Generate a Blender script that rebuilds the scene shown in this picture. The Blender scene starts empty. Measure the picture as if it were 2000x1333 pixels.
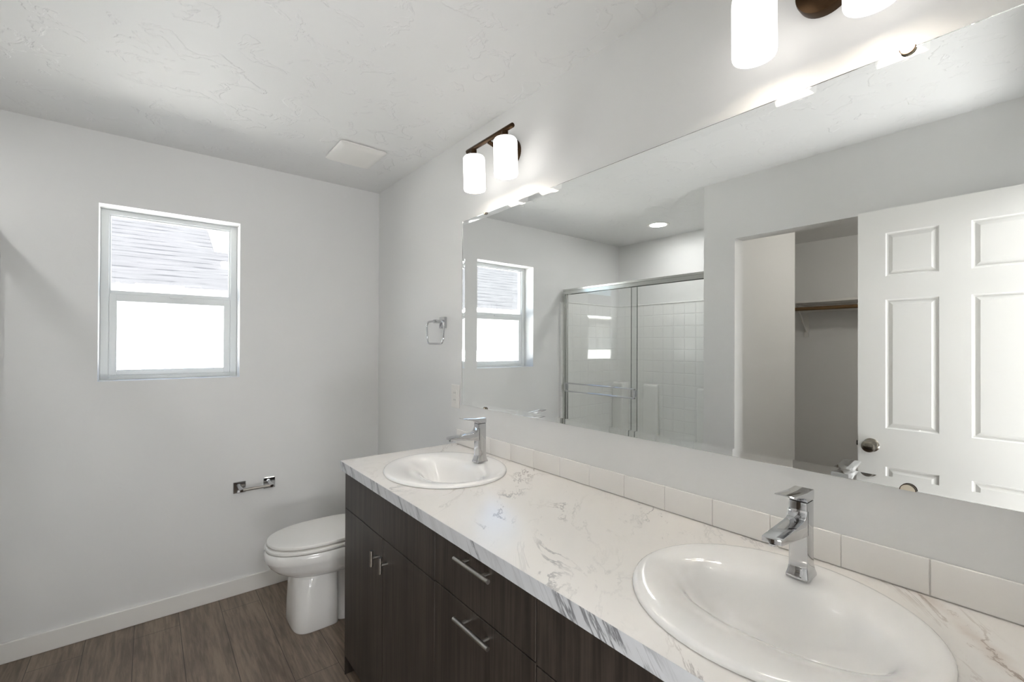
import bpy, bmesh, math, random
from mathutils import Vector, Matrix
random.seed(7)
S = bpy.context.scene
C = S.collection
PI = math.pi

# ------------------------------------------------------------------ camera
cam_d = bpy.data.cameras.new('camera'); cam = bpy.data.objects.new('camera', cam_d); C.objects.link(cam)
cam_d.sensor_fit = 'HORIZONTAL'; cam_d.sensor_width = 36.0
cam_d.lens = 881.5752 / 2000 * 36.0
cam_d.shift_y = (670.9957 - 666.5) / 2000
cam_d.clip_start = 0.01; cam_d.clip_end = 200
R_ = Vector((0.77856484, -0.62755229, 0.00386234)); U_ = Vector((-0.00600949, -0.00130110, 0.99998110)); F_ = Vector((0.62753540, 0.77857333, 0.00478426))
M = Matrix.Identity(4)
for i in range(3):
    M[i][0] = R_[i]; M[i][1] = U_[i]; M[i][2] = -F_[i]
M[0][3], M[1][3], M[2][3] = -1.21847, 0.0, 1.40962
cam.matrix_world = M
S.camera = cam

# ------------------------------------------------------------------ world, sun, exposure
S.view_settings.view_transform = 'Standard'; S.view_settings.look = 'None'
S.view_settings.gamma = 1.0; S.view_settings.exposure = 0.10
try: S.view_settings.use_curve_mapping = False
except Exception: pass
W = bpy.data.worlds.new('sky'); S.world = W; W.use_nodes = True
nt = W.node_tree; bg = nt.nodes['Background']
sky = nt.nodes.new('ShaderNodeTexSky'); sky.sky_type = 'NISHITA'; sky.sun_disc = False
sky.sun_elevation = math.radians(48); sky.sun_rotation = math.radians(170); sky.air_density = 1.0; sky.dust_density = 1.5
nt.links.new(sky.outputs[0], bg.inputs[0]); bg.inputs[1].default_value = 0.72

sun_d = bpy.data.lights.new('sun', 'SUN'); sun = bpy.data.objects.new('sun', sun_d); C.objects.link(sun)
sun_d.energy = 70.0; sun_d.angle = math.radians(0.6); sun_d.color = (1.0, 0.985, 0.965)
sun.rotation_euler = Vector((0.25, 0.72, -0.80)).to_track_quat('-Z', 'Y').to_euler()

# bedroom behind the open doorway: unseen area lights added as fill for the bathroom
def area(name, loc, rot, size, energy):
    d = bpy.data.lights.new(name, 'AREA'); o = bpy.data.objects.new(name, d); C.objects.link(o)
    d.shape = 'SQUARE'; d.size = size; d.energy = energy; d.color = (0.985, 0.995, 1.0); o.location = loc; o.rotation_euler = (math.radians(rot), 0, 0)
area('bedroom_up_fill', (-1.2, -1.1, 0.35), 170, 1.0, 70)  # added fill aimed up through the doorway, no fixture
area('bedroom_down_fill', (-1.1, -1.0, 2.3), 40, 0.5, 24)  # added fill aimed down through the doorway, no fixture
cl_d = bpy.data.lights.new('closet_fill', 'POINT'); cl = bpy.data.objects.new('closet_fill', cl_d); C.objects.link(cl)  # unseen point light added to lift the dark closet
cl_d.energy = 12.0; cl_d.shadow_soft_size = 0.08; cl_d.color = (1.0, 0.95, 0.88); cl.location = (-2.6, 0.25, 2.30)

S.cycles.max_bounces = 20; S.cycles.diffuse_bounces = 7; S.cycles.glossy_bounces = 8
S.cycles.transmission_bounces = 14; S.cycles.transparent_max_bounces = 16
S.cycles.sample_clamp_indirect = 40.0

# ------------------------------------------------------------------ dimensions (metres)
YC = 2.9576          # window wall
YF = -0.05           # doorway wall
H = 2.44             # ceiling
XL = -1.574          # closet wall
XS = -2.586          # back of shower
YE = 1.4899          # end of closet wall = shower side
CT = 0.914           # counter top

# ------------------------------------------------------------------ materials
def lin(c):
    return tuple((v / 12.92 if v <= 0.04045 else ((v + 0.055) / 1.055) ** 2.4) for v in [x / 255 for x in c]) + (1.0,)

def new_mat(name):
    m = bpy.data.materials.new(name); m.use_nodes = True
    t = m.node_tree; return m, t, t.nodes['Principled BSDF']

def N(t, typ, **kw):
    n = t.nodes.new(typ)
    for k, v in kw.items(): setattr(n, k, v)
    return n

def L(t, a, b): t.links.new(a, b)

def simple(name, col, rough=0.5, metal=0.0, spec=None, coat=0.0):
    m, t, p = new_mat(name)
    p.inputs['Base Color'].default_value = lin(col); p.inputs['Roughness'].default_value = rough
    p.inputs['Metallic'].default_value = metal
    if spec is not None: p.inputs['Specular IOR Level'].default_value = spec
    if coat: p.inputs['Coat Weight'].default_value = coat; p.inputs['Coat Roughness'].default_value = 0.05
    return m

def coords(t, scale=(1, 1, 1), rot=(0, 0, 0)):
    tc = N(t, 'ShaderNodeTexCoord'); mp = N(t, 'ShaderNodeMapping')
    mp.inputs['Scale'].default_value = scale; mp.inputs['Rotation'].default_value = rot
    L(t, tc.outputs['Object'], mp.inputs['Vector']); return mp.outputs[0]

def noise(t, vec, scale, detail=4, rough=0.5, dist=0.0):
    n = N(t, 'ShaderNodeTexNoise'); n.inputs['Scale'].default_value = scale; n.inputs['Detail'].default_value = detail
    n.inputs['Roughness'].default_value = rough; n.inputs['Distortion'].default_value = dist
    L(t, vec, n.inputs['Vector']); return n.outputs['Fac']

def math_(t, op, a, b=None):
    n = N(t, 'ShaderNodeMath', operation=op)
    for i, v in enumerate((a, b)):
        if v is None: continue
        if isinstance(v, (int, float)): n.inputs[i].default_value = v
        else: L(t, v, n.inputs[i])
    return n.outputs[0]

def mrange(t, v, a, b, c, d, smooth=False):
    n = N(t, 'ShaderNodeMapRange'); n.interpolation_type = 'SMOOTHSTEP' if smooth else 'LINEAR'
    for i, x in zip(('From Min', 'From Max', 'To Min', 'To Max'), (a, b, c, d)): n.inputs[i].default_value = x
    L(t, v, n.inputs['Value']); return n.outputs[0]

def mixc(t, f, a, b, mode='MIX'):
    n = N(t, 'ShaderNodeMix', data_type='RGBA', blend_type=mode)
    if isinstance(f, (int, float)): n.inputs[0].default_value = f
    else: L(t, f, n.inputs[0])
    for i, v in ((6, a), (7, b)):
        if isinstance(v, tuple): n.inputs[i].default_value = v
        else: L(t, v, n.inputs[i])
    return n.outputs[2]

def bump(t, p, h, strength, dist):
    b = N(t, 'ShaderNodeBump'); b.inputs['Strength'].default_value = strength; b.inputs['Distance'].default_value = dist
    L(t, h, b.inputs['Height']); L(t, b.outputs[0], p.inputs['Normal'])

def paint(name, col, rough=0.55, tex=0.25, ridges=False):
    m, t, p = new_mat(name); p.inputs['Base Color'].default_value = lin(col); p.inputs['Roughness'].default_value = rough
    v = coords(t)
    n1 = noise(t, v, 9, 4, 0.55, 0.6)
    ridge = mrange(t, n1, 0.55, 0.60, 0, 1, True)
    n2 = noise(t, v, 60, 3, 0.5)
    h = math_(t, 'ADD', ridge if ridges else math_(t, 'MULTIPLY', ridge, 0.35), math_(t, 'MULTIPLY', n2, 0.12))
    bump(t, p, h, tex, 0.0035)
    return m

WALL = paint('wall_paint', (226, 226, 225), 0.5, 0.10)
CEIL = paint('ceiling_paint', (224, 224, 223), 0.6, 0.55, True)
TRIM = simple('white_trim_paint', (232, 230, 226), 0.35)
VINYL = simple('white_vinyl', (228, 231, 231), 0.35)
CHROME = simple('chrome', (203, 204, 206), 0.05, 1.0)
NICKEL = simple('brushed_nickel', (178, 174, 168), 0.28, 1.0)
SATIN = simple('satin_aluminium', (205, 206, 202), 0.22, 1.0)
KNOBM = simple('aged_nickel', (138, 132, 122), 0.22, 1.0)
BRONZE = simple('bronze_metal', (66, 48, 30), 0.36, 0.85)
PORC = simple('white_porcelain', (241, 240, 238), 0.12, 0.0, 0.5, 0.4)
PLASTIC = simple('white_plastic', (232, 230, 226), 0.35)
DARKP = simple('dark_plastic', (32, 31, 30), 0.5)
ACRYL = simple('white_acrylic', (236, 236, 233), 0.15)
ROD = simple('rod_wood', (112, 86, 54), 0.5)
SHELFM = simple('shelf_white', (226, 224, 220), 0.5)
GASKET = simple('black_gasket', (26, 26, 25), 0.5)
CLIPM = simple('mirror_clip_plastic', (236, 226, 206), 0.3)

m, t, p = new_mat('silvered_back'); MIRROR = m
p.inputs['Base Color'].default_value = (0.94, 0.945, 0.94, 1); p.inputs['Metallic'].default_value = 1; p.inputs['Roughness'].default_value = 0.0
m = bpy.data.materials.new('mirror_glass'); m.use_nodes = True; t = m.node_tree; t.nodes.clear(); MGLASS = m
out = N(t, 'ShaderNodeOutputMaterial'); gb = N(t, 'ShaderNodeBsdfGlass'); gb.inputs['Roughness'].default_value = 0.0; gb.inputs['IOR'].default_value = 1.52
gb.inputs['Color'].default_value = (0.995, 1.0, 0.997, 1); L(t, gb.outputs[0], out.inputs[0])

def glass(name, tint, fac=1.0):
    m = bpy.data.materials.new(name); m.use_nodes = True; t = m.node_tree; t.nodes.clear()
    out = N(t, 'ShaderNodeOutputMaterial'); mx = N(t, 'ShaderNodeMixShader'); tr = N(t, 'ShaderNodeBsdfTransparent'); gl = N(t, 'ShaderNodeBsdfGlossy')
    lw = N(t, 'ShaderNodeLayerWeight'); lw.inputs['Blend'].default_value = 0.5
    tr.inputs[0].default_value = tint; gl.inputs['Roughness'].default_value = 0.0
    f = math_(t, 'MULTIPLY', math_(t, 'ADD', math_(t, 'MULTIPLY', math_(t, 'POWER', lw.outputs['Facing'], 5.0), 0.96), 0.04), fac)   # Schlick
    L(t, f, mx.inputs[0]); L(t, tr.outputs[0], mx.inputs[1]); L(t, gl.outputs[0], mx.inputs[2]); L(t, mx.outputs[0], out.inputs[0])
    return m
GLASS = glass('window_glass', (0.97, 0.98, 0.98, 1))
SGLASS = glass('shower_glass', (0.975, 0.98, 0.977, 1))

def emit(name, col, s):
    m, t, p = new_mat(name); p.inputs['Base Color'].default_value = lin((240, 238, 234)); p.inputs['Roughness'].default_value = 0.3
    p.inputs['Emission Color'].default_value = col; p.inputs['Emission Strength'].default_value = s
    return m
SHADE = emit('lit_frosted_glass', (1.0, 0.975, 0.945, 1), 1.95)
LENS = emit('lit_led_lens', (1.0, 0.99, 0.985, 1), 106.0)

# marble-look laminate: veins gather in diagonal drifts
m, t, p = new_mat('marble_laminate'); MARBLE = m
tc = N(t, 'ShaderNodeTexCoord'); sp = N(t, 'ShaderNodeSeparateXYZ'); L(t, tc.outputs['Object'], sp.inputs[0])
X_, Y_ = math_(t, 'ADD', sp.outputs[0], -0.29), math_(t, 'ADD', sp.outputs[1], 0.95)
P_ = math_(t, 'SUBTRACT', math_(t, 'MULTIPLY', X_, 0.64), math_(t, 'MULTIPLY', Y_, 0.77))     # across the drift
Q_ = math_(t, 'ADD', math_(t, 'MULTIPLY', X_, 0.77), math_(t, 'MULTIPLY', Y_, 0.64))          # along the drift
def comb(a, b, c=0.0):
    n = N(t, 'ShaderNodeCombineXYZ')
    for i, v in enumerate((a, b, c)):
        if isinstance(v, (int, float)): n.inputs[i].default_value = v
        else: L(t, v, n.inputs[i])
    return n.outputs[0]
vs = comb(math_(t, 'MULTIPLY', P_, 1.0), math_(t, 'MULTIPLY', Q_, 0.42), 0.37); v = comb(P_, Q_, 0.7)
wob = math_(t, 'MULTIPLY', math_(t, 'SUBTRACT', noise(t, v, 5.5, 4, 0.6), 0.5), 0.11)
PW = math_(t, 'ADD', P_, wob)
def drift(p0, w, amp):
    d = math_(t, 'ABSOLUTE', math_(t, 'SUBTRACT', PW, p0)); return mrange(t, d, 0.0, w, amp, 0, True)
bands = drift(-0.161, 0.060, 1.0)
for p0, w, amp in ((-0.636, .060, .9), (-0.90, .055, .65), (-1.076, .075, 1.0), (-1.50, .06, .5), (-0.40, .04, .35), (-1.27, .05, .4)):
    bands = math_(t, 'MAXIMUM', bands, drift(p0, w, amp))
patch = mrange(t, noise(t, v, 4.0, 3, 0.5, 0.4), 0.40, 0.62, 0, 1, True)
n1 = noise(t, vs, 6.5, 9, 0.64, 0.9)
vein1 = mrange(t, math_(t, 'ABSOLUTE', math_(t, 'SUBTRACT', n1, 0.5)), 0.0, 0.020, 1, 0, True)
n2 = noise(t, vs, 15, 8, 0.7, 0.7)
vein2 = mrange(t, math_(t, 'ABSOLUTE', math_(t, 'SUBTRACT', n2, 0.47)), 0.0, 0.03, 1, 0, True)
speck = mrange(t, noise(t, vs, 34, 5, 0.7, 0.5), 0.56, 0.68, 0, 1, True)
brown = mrange(t, math_(t, 'ABSOLUTE', math_(t, 'ADD', P_, 0.161)), 0.06, 0.16, 1, 0, True)
vcol = mixc(t, math_(t, 'MAXIMUM', brown, mrange(t, noise(t, v, 3.0, 2), 0.50, 0.66, 0, 0.8)), lin((128, 129, 134)), lin((150, 132, 120)))
f1 = math_(t, 'MULTIPLY', vein1, math_(t, 'ADD', math_(t, 'MULTIPLY', bands, 0.62), math_(t, 'MULTIPLY', patch, 0.17)))
f2 = math_(t, 'MULTIPLY', vein2, math_(t, 'MULTIPLY', math_(t, 'ADD', math_(t, 'MULTIPLY', bands, 0.6), math_(t, 'MULTIPLY', patch, 0.28)), speck))
core = math_(t, 'MULTIPLY', mrange(t, math_(t, 'ABSOLUTE', math_(t, 'ADD', PW, 0.161)), 0.0, 0.024, 0.34, 0, True), mrange(t, noise(t, v, 9, 3), 0.38, 0.6, 0.15, 1))
cloud = mrange(t, noise(t, vs, 3.2, 4, 0.6, 0.5), 0.48, 0.75, 0, 0.22, True)
c0 = mixc(t, cloud, lin((231, 228, 224)), lin((206, 204, 202)))
c0 = mixc(t, core, c0, lin((186, 164, 148)))
c1 = mixc(t, f2, c0, vcol); c2 = mixc(t, f1, c1, vcol)
L(t, c2, p.inputs['Base Color']); p.inputs['Roughness'].default_value = 0.22
# streaked edge strip of the same laminate, shade put into its blue-grey base
m, t, p = new_mat('shaded_marble_edge_strip'); MARBLE_EDGE = m
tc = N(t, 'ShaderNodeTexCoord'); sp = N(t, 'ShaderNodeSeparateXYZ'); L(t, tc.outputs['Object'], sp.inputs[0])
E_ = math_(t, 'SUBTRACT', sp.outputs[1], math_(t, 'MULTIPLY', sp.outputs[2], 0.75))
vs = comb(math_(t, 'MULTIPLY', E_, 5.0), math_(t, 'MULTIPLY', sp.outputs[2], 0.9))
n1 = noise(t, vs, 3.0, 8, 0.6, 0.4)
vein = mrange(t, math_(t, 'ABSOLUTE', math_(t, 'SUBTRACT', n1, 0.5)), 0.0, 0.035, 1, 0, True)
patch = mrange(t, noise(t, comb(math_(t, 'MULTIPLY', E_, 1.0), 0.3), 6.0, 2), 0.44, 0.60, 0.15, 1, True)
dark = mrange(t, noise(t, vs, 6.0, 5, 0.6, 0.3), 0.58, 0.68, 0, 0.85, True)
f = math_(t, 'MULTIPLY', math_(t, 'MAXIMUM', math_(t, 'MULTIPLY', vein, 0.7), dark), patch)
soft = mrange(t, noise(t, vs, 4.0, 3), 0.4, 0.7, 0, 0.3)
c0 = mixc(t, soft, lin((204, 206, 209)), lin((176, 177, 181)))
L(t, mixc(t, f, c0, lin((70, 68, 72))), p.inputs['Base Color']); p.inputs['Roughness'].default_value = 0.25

# dark wood laminate, vertical grain
m, t, p = new_mat('dark_wood_laminate'); DWOOD = m
g1 = noise(t, coords(t, (1, 1, 0.035)), 130, 4, 0.6)
g2 = noise(t, coords(t, (1, 1, 0.03)), 26, 3, 0.5, 0.2)
g = math_(t, 'ADD', math_(t, 'MULTIPLY', g1, 0.6), math_(t, 'MULTIPLY', g2, 0.4))
L(t, mixc(t, mrange(t, g, 0.35, 0.65, 0, 1, True), lin((40, 34, 30)), lin((68, 60, 54))), p.inputs['Base Color'])
p.inputs['Roughness'].default_value = 0.42; bump(t, p, g1, 0.08, 0.001)

# plank floor, planks run along y
m, t, p = new_mat('vinyl_plank'); PLANK = m
tc = N(t, 'ShaderNodeTexCoord'); mp = N(t, 'ShaderNodeMapping'); mp.inputs['Rotation'].default_value = (0, 0, math.radians(90))
mp.inputs['Location'].default_value = (0.37, 0.018, 0)
L(t, tc.outputs['Object'], mp.inputs['Vector'])
br = N(t, 'ShaderNodeTexBrick'); L(t, mp.outputs[0], br.inputs['Vector'])
br.offset = 0.37; br.inputs['Scale'].default_value = 1.0; br.inputs['Mortar Size'].default_value = 0.0012
br.inputs['Brick Width'].default_value = 1.22; br.inputs['Row Height'].default_value = 0.178; br.inputs['Bias'].default_value = 0.0
br.inputs['Color1'].default_value = (0, 0, 0, 1); br.inputs['Color2'].default_value = (1, 1, 1, 1); br.inputs['Mortar'].default_value = (0.5, 0.5, 0.5, 1)
gv = coords(t, (1, 0.08, 1))
g1 = noise(t, gv, 75, 5, 0.62, 0.3); g2 = noise(t, gv, 14, 4, 0.6, 0.8)
g = math_(t, 'ADD', math_(t, 'MULTIPLY', g1, 0.5), math_(t, 'MULTIPLY', g2, 0.5))
c = mixc(t, mrange(t, g, 0.34, 0.66, 0, 1, True), lin((92, 78, 66)), lin((140, 124, 108)))
c = mixc(t, math_(t, 'MULTIPLY', br.outputs['Color'], 0.22), c, lin((112, 100, 90)))
c = mixc(t, br.outputs['Fac'], c, lin((52, 44, 38)))
L(t, c, p.inputs['Base Color']); p.inputs['Roughness'].default_value = 0.42
bump(t, p, math_(t, 'SUBTRACT', math_(t, 'MULTIPLY', g1, 0.25), br.outputs['Fac']), 0.2, 0.001)

# shower surround with an embossed tile grid
m, t, p = new_mat('embossed_surround'); SURR = m
tc = N(t, 'ShaderNodeTexCoord'); sp = N(t, 'ShaderNodeSeparateXYZ'); L(t, tc.outputs['Object'], sp.inputs[0])
cb = N(t, 'ShaderNodeCombineXYZ'); L(t, math_(t, 'ADD', sp.outputs[0], sp.outputs[1]), cb.inputs[0]); L(t, math_(t, 'ADD', sp.outputs[2], 0.053), cb.inputs[1])
br = N(t, 'ShaderNodeTexBrick'); L(t, cb.outputs[0], br.inputs['Vector']); br.offset = 0.0
br.inputs['Scale'].default_value = 1; br.inputs['Brick Width'].default_value = 0.1085; br.inputs['Row Height'].default_value = 0.1085
br.inputs['Mortar Size'].default_value = 0.004; br.inputs['Mortar Smooth'].default_value = 0.6
p.inputs['Base Color'].default_value = lin((241, 241, 239)); p.inputs['Roughness'].default_value = 0.16
inv = math_(t, 'SUBTRACT', 1.0, br.outputs['Fac']); bump(t, p, inv, 0.55, 0.004)

def tilebumps():
    return simple('glazed_tile', (236, 233, 229), 0.12, 0.0, 0.5, 0.3)
TILE = tilebumps()
GROUT = simple('grout', (204, 201, 196), 0.8)

# neighbour's roof shingles / siding
m, t, p = new_mat('asphalt_shingle'); SHING = m; SH_A, SH_B, SH_C = (49, 49, 50), (54, 54, 55), (27, 27, 29)
tc = N(t, 'ShaderNodeTexCoord'); sp = N(t, 'ShaderNodeSeparateXYZ'); L(t, tc.outputs['UV'], sp.inputs[0])
row = math_(t, 'FRACT', math_(t, 'MULTIPLY', sp.outputs[1], 1 / 0.17))
line = mrange(t, row, 0.0, 0.30, 1, 0, True)
mp = N(t, 'ShaderNodeMapping'); mp.inputs['Scale'].default_value = (1.0, 5.9, 1.0); L(t, tc.outputs['UV'], mp.inputs['Vector'])
brk = mrange(t, noise(t, mp.outputs[0], 4.0, 2, 0.6), 0.42, 0.58, 0.05, 1, True)
tabs = noise(t, mp.outputs[0], 3.0, 1)
c = mixc(t, mrange(t, tabs, 0.35, 0.65, 0, 1), lin(SH_A), lin(SH_B))
L(t, mixc(t, math_(t, 'MULTIPLY', line, brk), c, lin(SH_C)), p.inputs['Base Color']); p.inputs['Roughness'].default_value = 0.95; p.inputs['Specular IOR Level'].default_value = 0.15
SIDING = simple('white_siding', (232, 231, 228), 0.7)
FASCIA = simple('white_fascia', (238, 236, 232), 0.6)
PIPE = simple('roof_pipe', (110, 114, 122), 0.6)
GRND = simple('gravel_ground', (166, 165, 162), 0.95)
NGLASS = simple('neighbour_window_glass', (190, 200, 210), 0.1)

# ------------------------------------------------------------------ mesh helpers
def BM(): return bmesh.new()

def box(bm, x0, x1, y0, y1, z0, z1, bev=0.0, seg=2):
    r = bmesh.ops.create_cube(bm, size=1.0); vs = r['verts']
    bmesh.ops.scale(bm, vec=(abs(x1 - x0), abs(y1 - y0), abs(z1 - z0)), verts=vs)
    bmesh.ops.translate(bm, vec=((x0 + x1) / 2, (y0 + y1) / 2, (z0 + z1) / 2), verts=vs)
    if bev > 0:
        es = list({e for v in vs for e in v.link_edges})
        r2 = bmesh.ops.bevel(bm, geom=es, offset=bev, segments=seg, affect='EDGES', profile=0.5)
        return [v for v in r2['verts']]
    return vs

def tube(bm, pts, r, n=16, closed=False, caps=True):
    pts = [Vector(q) for q in pts]; k = len(pts); rings = []
    rs = r if isinstance(r, (list, tuple)) else [r] * k
    prev = None
    for i, q in enumerate(pts):
        a = pts[(i - 1) % k] if (closed or i > 0) else pts[0]
        b = pts[(i + 1) % k] if (closed or i < k - 1) else pts[-1]
        d = (b - a).normalized()
        if prev is None:
            up = Vector((0, 0, 1)) if abs(d.z) < 0.9 else Vector((1, 0, 0))
            u = d.cross(up).normalized()
        else:
            u = (prev - d * prev.dot(d)).normalized()
        w = d.cross(u).normalized(); prev = u
        rings.append([bm.verts.new(q + (u * math.cos(2 * PI * j / n) + w * math.sin(2 * PI * j / n)) * rs[i]) for j in range(n)])
    loft(bm, rings, closed, caps)

def loft(bm, rings, closed=False, caps=True):
    k = len(rings); n = len(rings[0])
    for i in range(k if closed else k - 1):
        A, B = rings[i], rings[(i + 1) % k]
        for j in range(n):
            try: bm.faces.new((A[j], A[(j + 1) % n], B[(j + 1) % n], B[j]))
            except ValueError: pass
    if caps and not closed:
        bm.faces.new(rings[0][::-1]); bm.faces.new(rings[-1])

def ring_verts(bm, pts): return [bm.verts.new(q) for q in pts]

def lathe(bm, prof, cx, cy, n=40, caps=False, axis='z', c3=(0, 0, 0)):
    rings = []
    for r, h in prof:
        ring = []
        for j in range(n):
            a = 2 * PI * j / n
            if axis == 'z': q = (cx + r * math.cos(a), cy + r * math.sin(a), h)
            else: q = (c3[0] + h, c3[1] + r * math.cos(a), c3[2] + r * math.sin(a))   # axis x
            ring.append(bm.verts.new(q))
        rings.append(ring)
    loft(bm, rings, False, caps)

def sellipse(x0, x1, yc, hw, z, n=48, e=2.0, eb=None):
    """ring in the xy plane from x0 (front) to x1 (back), half width hw, superellipse exponent e (eb at the back)"""
    cx, a = (x0 + x1) / 2, (x1 - x0) / 2; pts = []
    for j in range(n):
        th = 2 * PI * j / n; c, s = math.cos(th), math.sin(th)
        ee = e if c < 0 or eb is None else eb
        pts.append((cx + a * math.copysign(abs(c) ** (2 / ee), c), yc + hw * math.copysign(abs(s) ** (2 / ee), s), z))
    return pts

def finish(bm): bmesh.ops.recalc_face_normals(bm, faces=bm.faces[:])

def wpos(o):
    q = Vector((0, 0, 0))
    while o is not None: q = q + o.location; o = o.parent
    return q

def obj(name, bm, mat, parent=None, smooth=None, origin=None):
    """world-space bmesh -> one mesh object (children keep the origin of their parent)"""
    finish(bm)
    org = Vector(origin) if origin is not None else (wpos(parent) if parent is not None else Vector((0, 0, 0)))
    bmesh.ops.translate(bm, vec=-org, verts=bm.verts[:])
    me = bpy.data.meshes.new(name); bm.to_mesh(me); bm.free()
    for mm in (mat if isinstance(mat, (list, tuple)) else [mat]): me.materials.append(mm)
    if smooth is not None:
        for f in me.polygons: f.use_smooth = True
        me.set_sharp_from_angle(angle=math.radians(smooth))
    o = bpy.data.objects.new(name, me); C.objects.link(o)
    if parent is not None: o.parent = parent
    else: o.location = org
    return o

def thing(name, label, cat, loc, group=None):
    o = bpy.data.objects.new(name, None); C.objects.link(o); o.location = loc; o.empty_display_size = 0.1
    o['label'] = label; o['category'] = cat
    if group: o['group'] = group
    return o

def tag(o, label, cat, group=None):
    o['label'] = label; o['category'] = cat
    if group: o['group'] = group
    return o

def dup(root, loc, label):
    def cp(o, par):
        c = o.copy(); C.objects.link(c); c.parent = par
        for ch in list(o.children): cp(ch, c)
        return c
    kids = list(root.children); r = root.copy(); C.objects.link(r); r.location = loc; r['label'] = label
    for ch in kids: cp(ch, r)
    return r

def struct(name, bm, mat, label=None, smooth=None, parent=None):
    o = obj(name, bm, mat, parent, smooth)
    if parent is None:
        o['kind'] = 'structure'
        if label: o['label'] = label
    return o

# ================================================================== room shell
b = BM(); box(b, -4.0, 0.12, -3.6, YC + 0.16, -0.10, 0.0); struct('floor', b, PLANK, 'grey brown plank floor')
b = BM(); box(b, -4.0, 0.12, -3.6, YC + 0.16, H, H + 0.12); struct('ceiling', b, CEIL, 'white textured ceiling')
b = BM(); box(b, 0.0, 0.12, YF - 0.11, YC + 0.16, 0, H); struct('wall_right', b, WALL, 'pale grey wall behind the mirror')
WX0, WX1, WZ0, WZ1 = -1.4086, -0.8154, 1.2265, 2.0948
b = BM(); ya, yb = YC, YC + 0.16
box(b, -2.70, WX0, ya, yb, 0, H); box(b, WX1, 0.0, ya, yb, 0, H); box(b, WX0, WX1, ya, yb, 0, WZ0); box(b, WX0, WX1, ya, yb, WZ1, H)
bmesh.ops.remove_doubles(b, verts=b.verts[:], dist=1e-5); struct('wall_back', b, WALL, 'pale grey wall with the window')
# closet wall with its opening
CY0, CY1, CZ = 0.42, 1.293, 2.0698
b = BM(); box(b, XL - 0.109, XL, CY1, YE, 0, H); box(b, XL - 0.109, XL, YF, CY0, 0, H); box(b, XL - 0.109, XL, CY0, CY1, CZ, H)
bmesh.ops.remove_doubles(b, verts=b.verts[:], dist=1e-5); struct('wall_left', b, WALL, 'pale grey wall with the closet opening')
b = BM(); box(b, -2.70, XL - 0.109, 1.352, YE, 0, H); struct('wall_partition', b, WALL, 'wall between closet and shower')
b = BM(); box(b, -2.70, XS, YE, YC, 0, H); struct('wall_shower', b, WALL, 'wall behind the shower surround')
b = BM(); box(b, -4.0, -3.85, YF - 0.11, YC + 0.16, 0, H); struct('wall_closet', b, WALL, 'far wall of the closet')
b = BM(); box(b, -3.85, -2.70, YC - 0.6, YC - 0.5, 0, H); struct('wall_closet_end', b, WALL, 'end wall of the closet')
# doorway wall (behind the camera) with the door opening
DX0, DX1, DZ = -1.50, -0.75, 2.07
b = BM(); y0, y1 = YF - 0.11, YF
box(b, -3.85, DX0, y0, y1, 0, H); box(b, DX1, 0.0, y0, y1, 0, H); box(b, DX0, DX1, y0, y1, DZ, H)
bmesh.ops.remove_doubles(b, verts=b.verts[:], dist=1e-5); struct('wall_front', b, WALL, 'wall with the entrance doorway')
b = BM(); box(b, -4.0, -3.9, -3.6, YF - 0.11, 0, H); struct('wall_bedroom_left', b, WALL)
b = BM(); box(b, 0.02, 0.12, -3.6, YF - 0.11, 0, H); struct('wall_bedroom_right', b, WALL)
b = BM(); box(b, -3.9, 0.02, -3.6, -3.5, 0, H); struct('wall_bedroom_back', b, WALL)

# baseboards
b = BM(); box(b, -1.727, 0.0, YC - 0.013, YC, 0, 0.090, 0.003); struct('baseboard_back', b, TRIM, 'white baseboard under the window')
b = BM(); box(b, -0.013, 0.0, 1.965, YC - 0.013, 0, 0.090, 0.003); struct('baseboard_right', b, TRIM, 'white baseboard behind the toilet')
b = BM(); box(b, XL, XL + 0.013, CY1, YE, 0, 0.090, 0.003); struct('baseboard_left', b, TRIM, 'white baseboard beside the closet opening')

# ================================================================== window_1
yw = YC + 0.115
win = bpy.data.objects.new('window_1', None); C.objects.link(win); win.location = ((WX0 + WX1) / 2, yw, WZ0); win['kind'] = 'structure'
win['label'] = 'white vinyl single-hung window'
def frame(bm, x0, x1, z0, z1, w, y0, y1, wb=None, wt=None, bev=0.003):
    wb = w if wb is None else wb; wt = w if wt is None else wt
    box(bm, x0, x0 + w, y0, y1, z0, z1, bev); box(bm, x1 - w, x1, y0, y1, z0, z1, bev)
    box(bm, x0 + w - .002, x1 - w + .002, y0, y1, z0, z0 + wb, bev); box(bm, x0 + w - .002, x1 - w + .002, y0, y1, z1 - wt, z1, bev)
b = BM(); frame(b, WX0, WX1, WZ0, WZ1, 0.033, yw, yw + 0.06, 0.021, 0.024); obj('window_frame', b, VINYL, win)
b = BM(); frame(b, -1.378, -0.846, 1.655, 2.073, 0.009, yw + 0.012, yw + 0.04, 0.03, 0.008, 0.002); obj('upper_sash', b, VINYL, win)
b = BM(); frame(b, -1.376, -0.848, 1.247, 1.668, 0.032, yw + 0.004, yw + 0.03, 0.029, 0.038, 0.003); lo = obj('lower_sash', b, VINYL, win)
b = BM(); box(b, -1.13, -1.07, yw - 0.004, yw + 0.01, 1.658, 1.669, 0.002); obj('sash_lock', b, VINYL, win)
b = BM(); box(b, -1.372, -0.852, yw + 0.026, yw + 0.030, 1.684, 2.068); obj('window_pane', b, GLASS, win)
b = BM(); box(b, -1.348, -0.878, yw + 0.016, yw + 0.020, 1.272, 1.634); obj('window_pane', b, GLASS, win)

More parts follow.
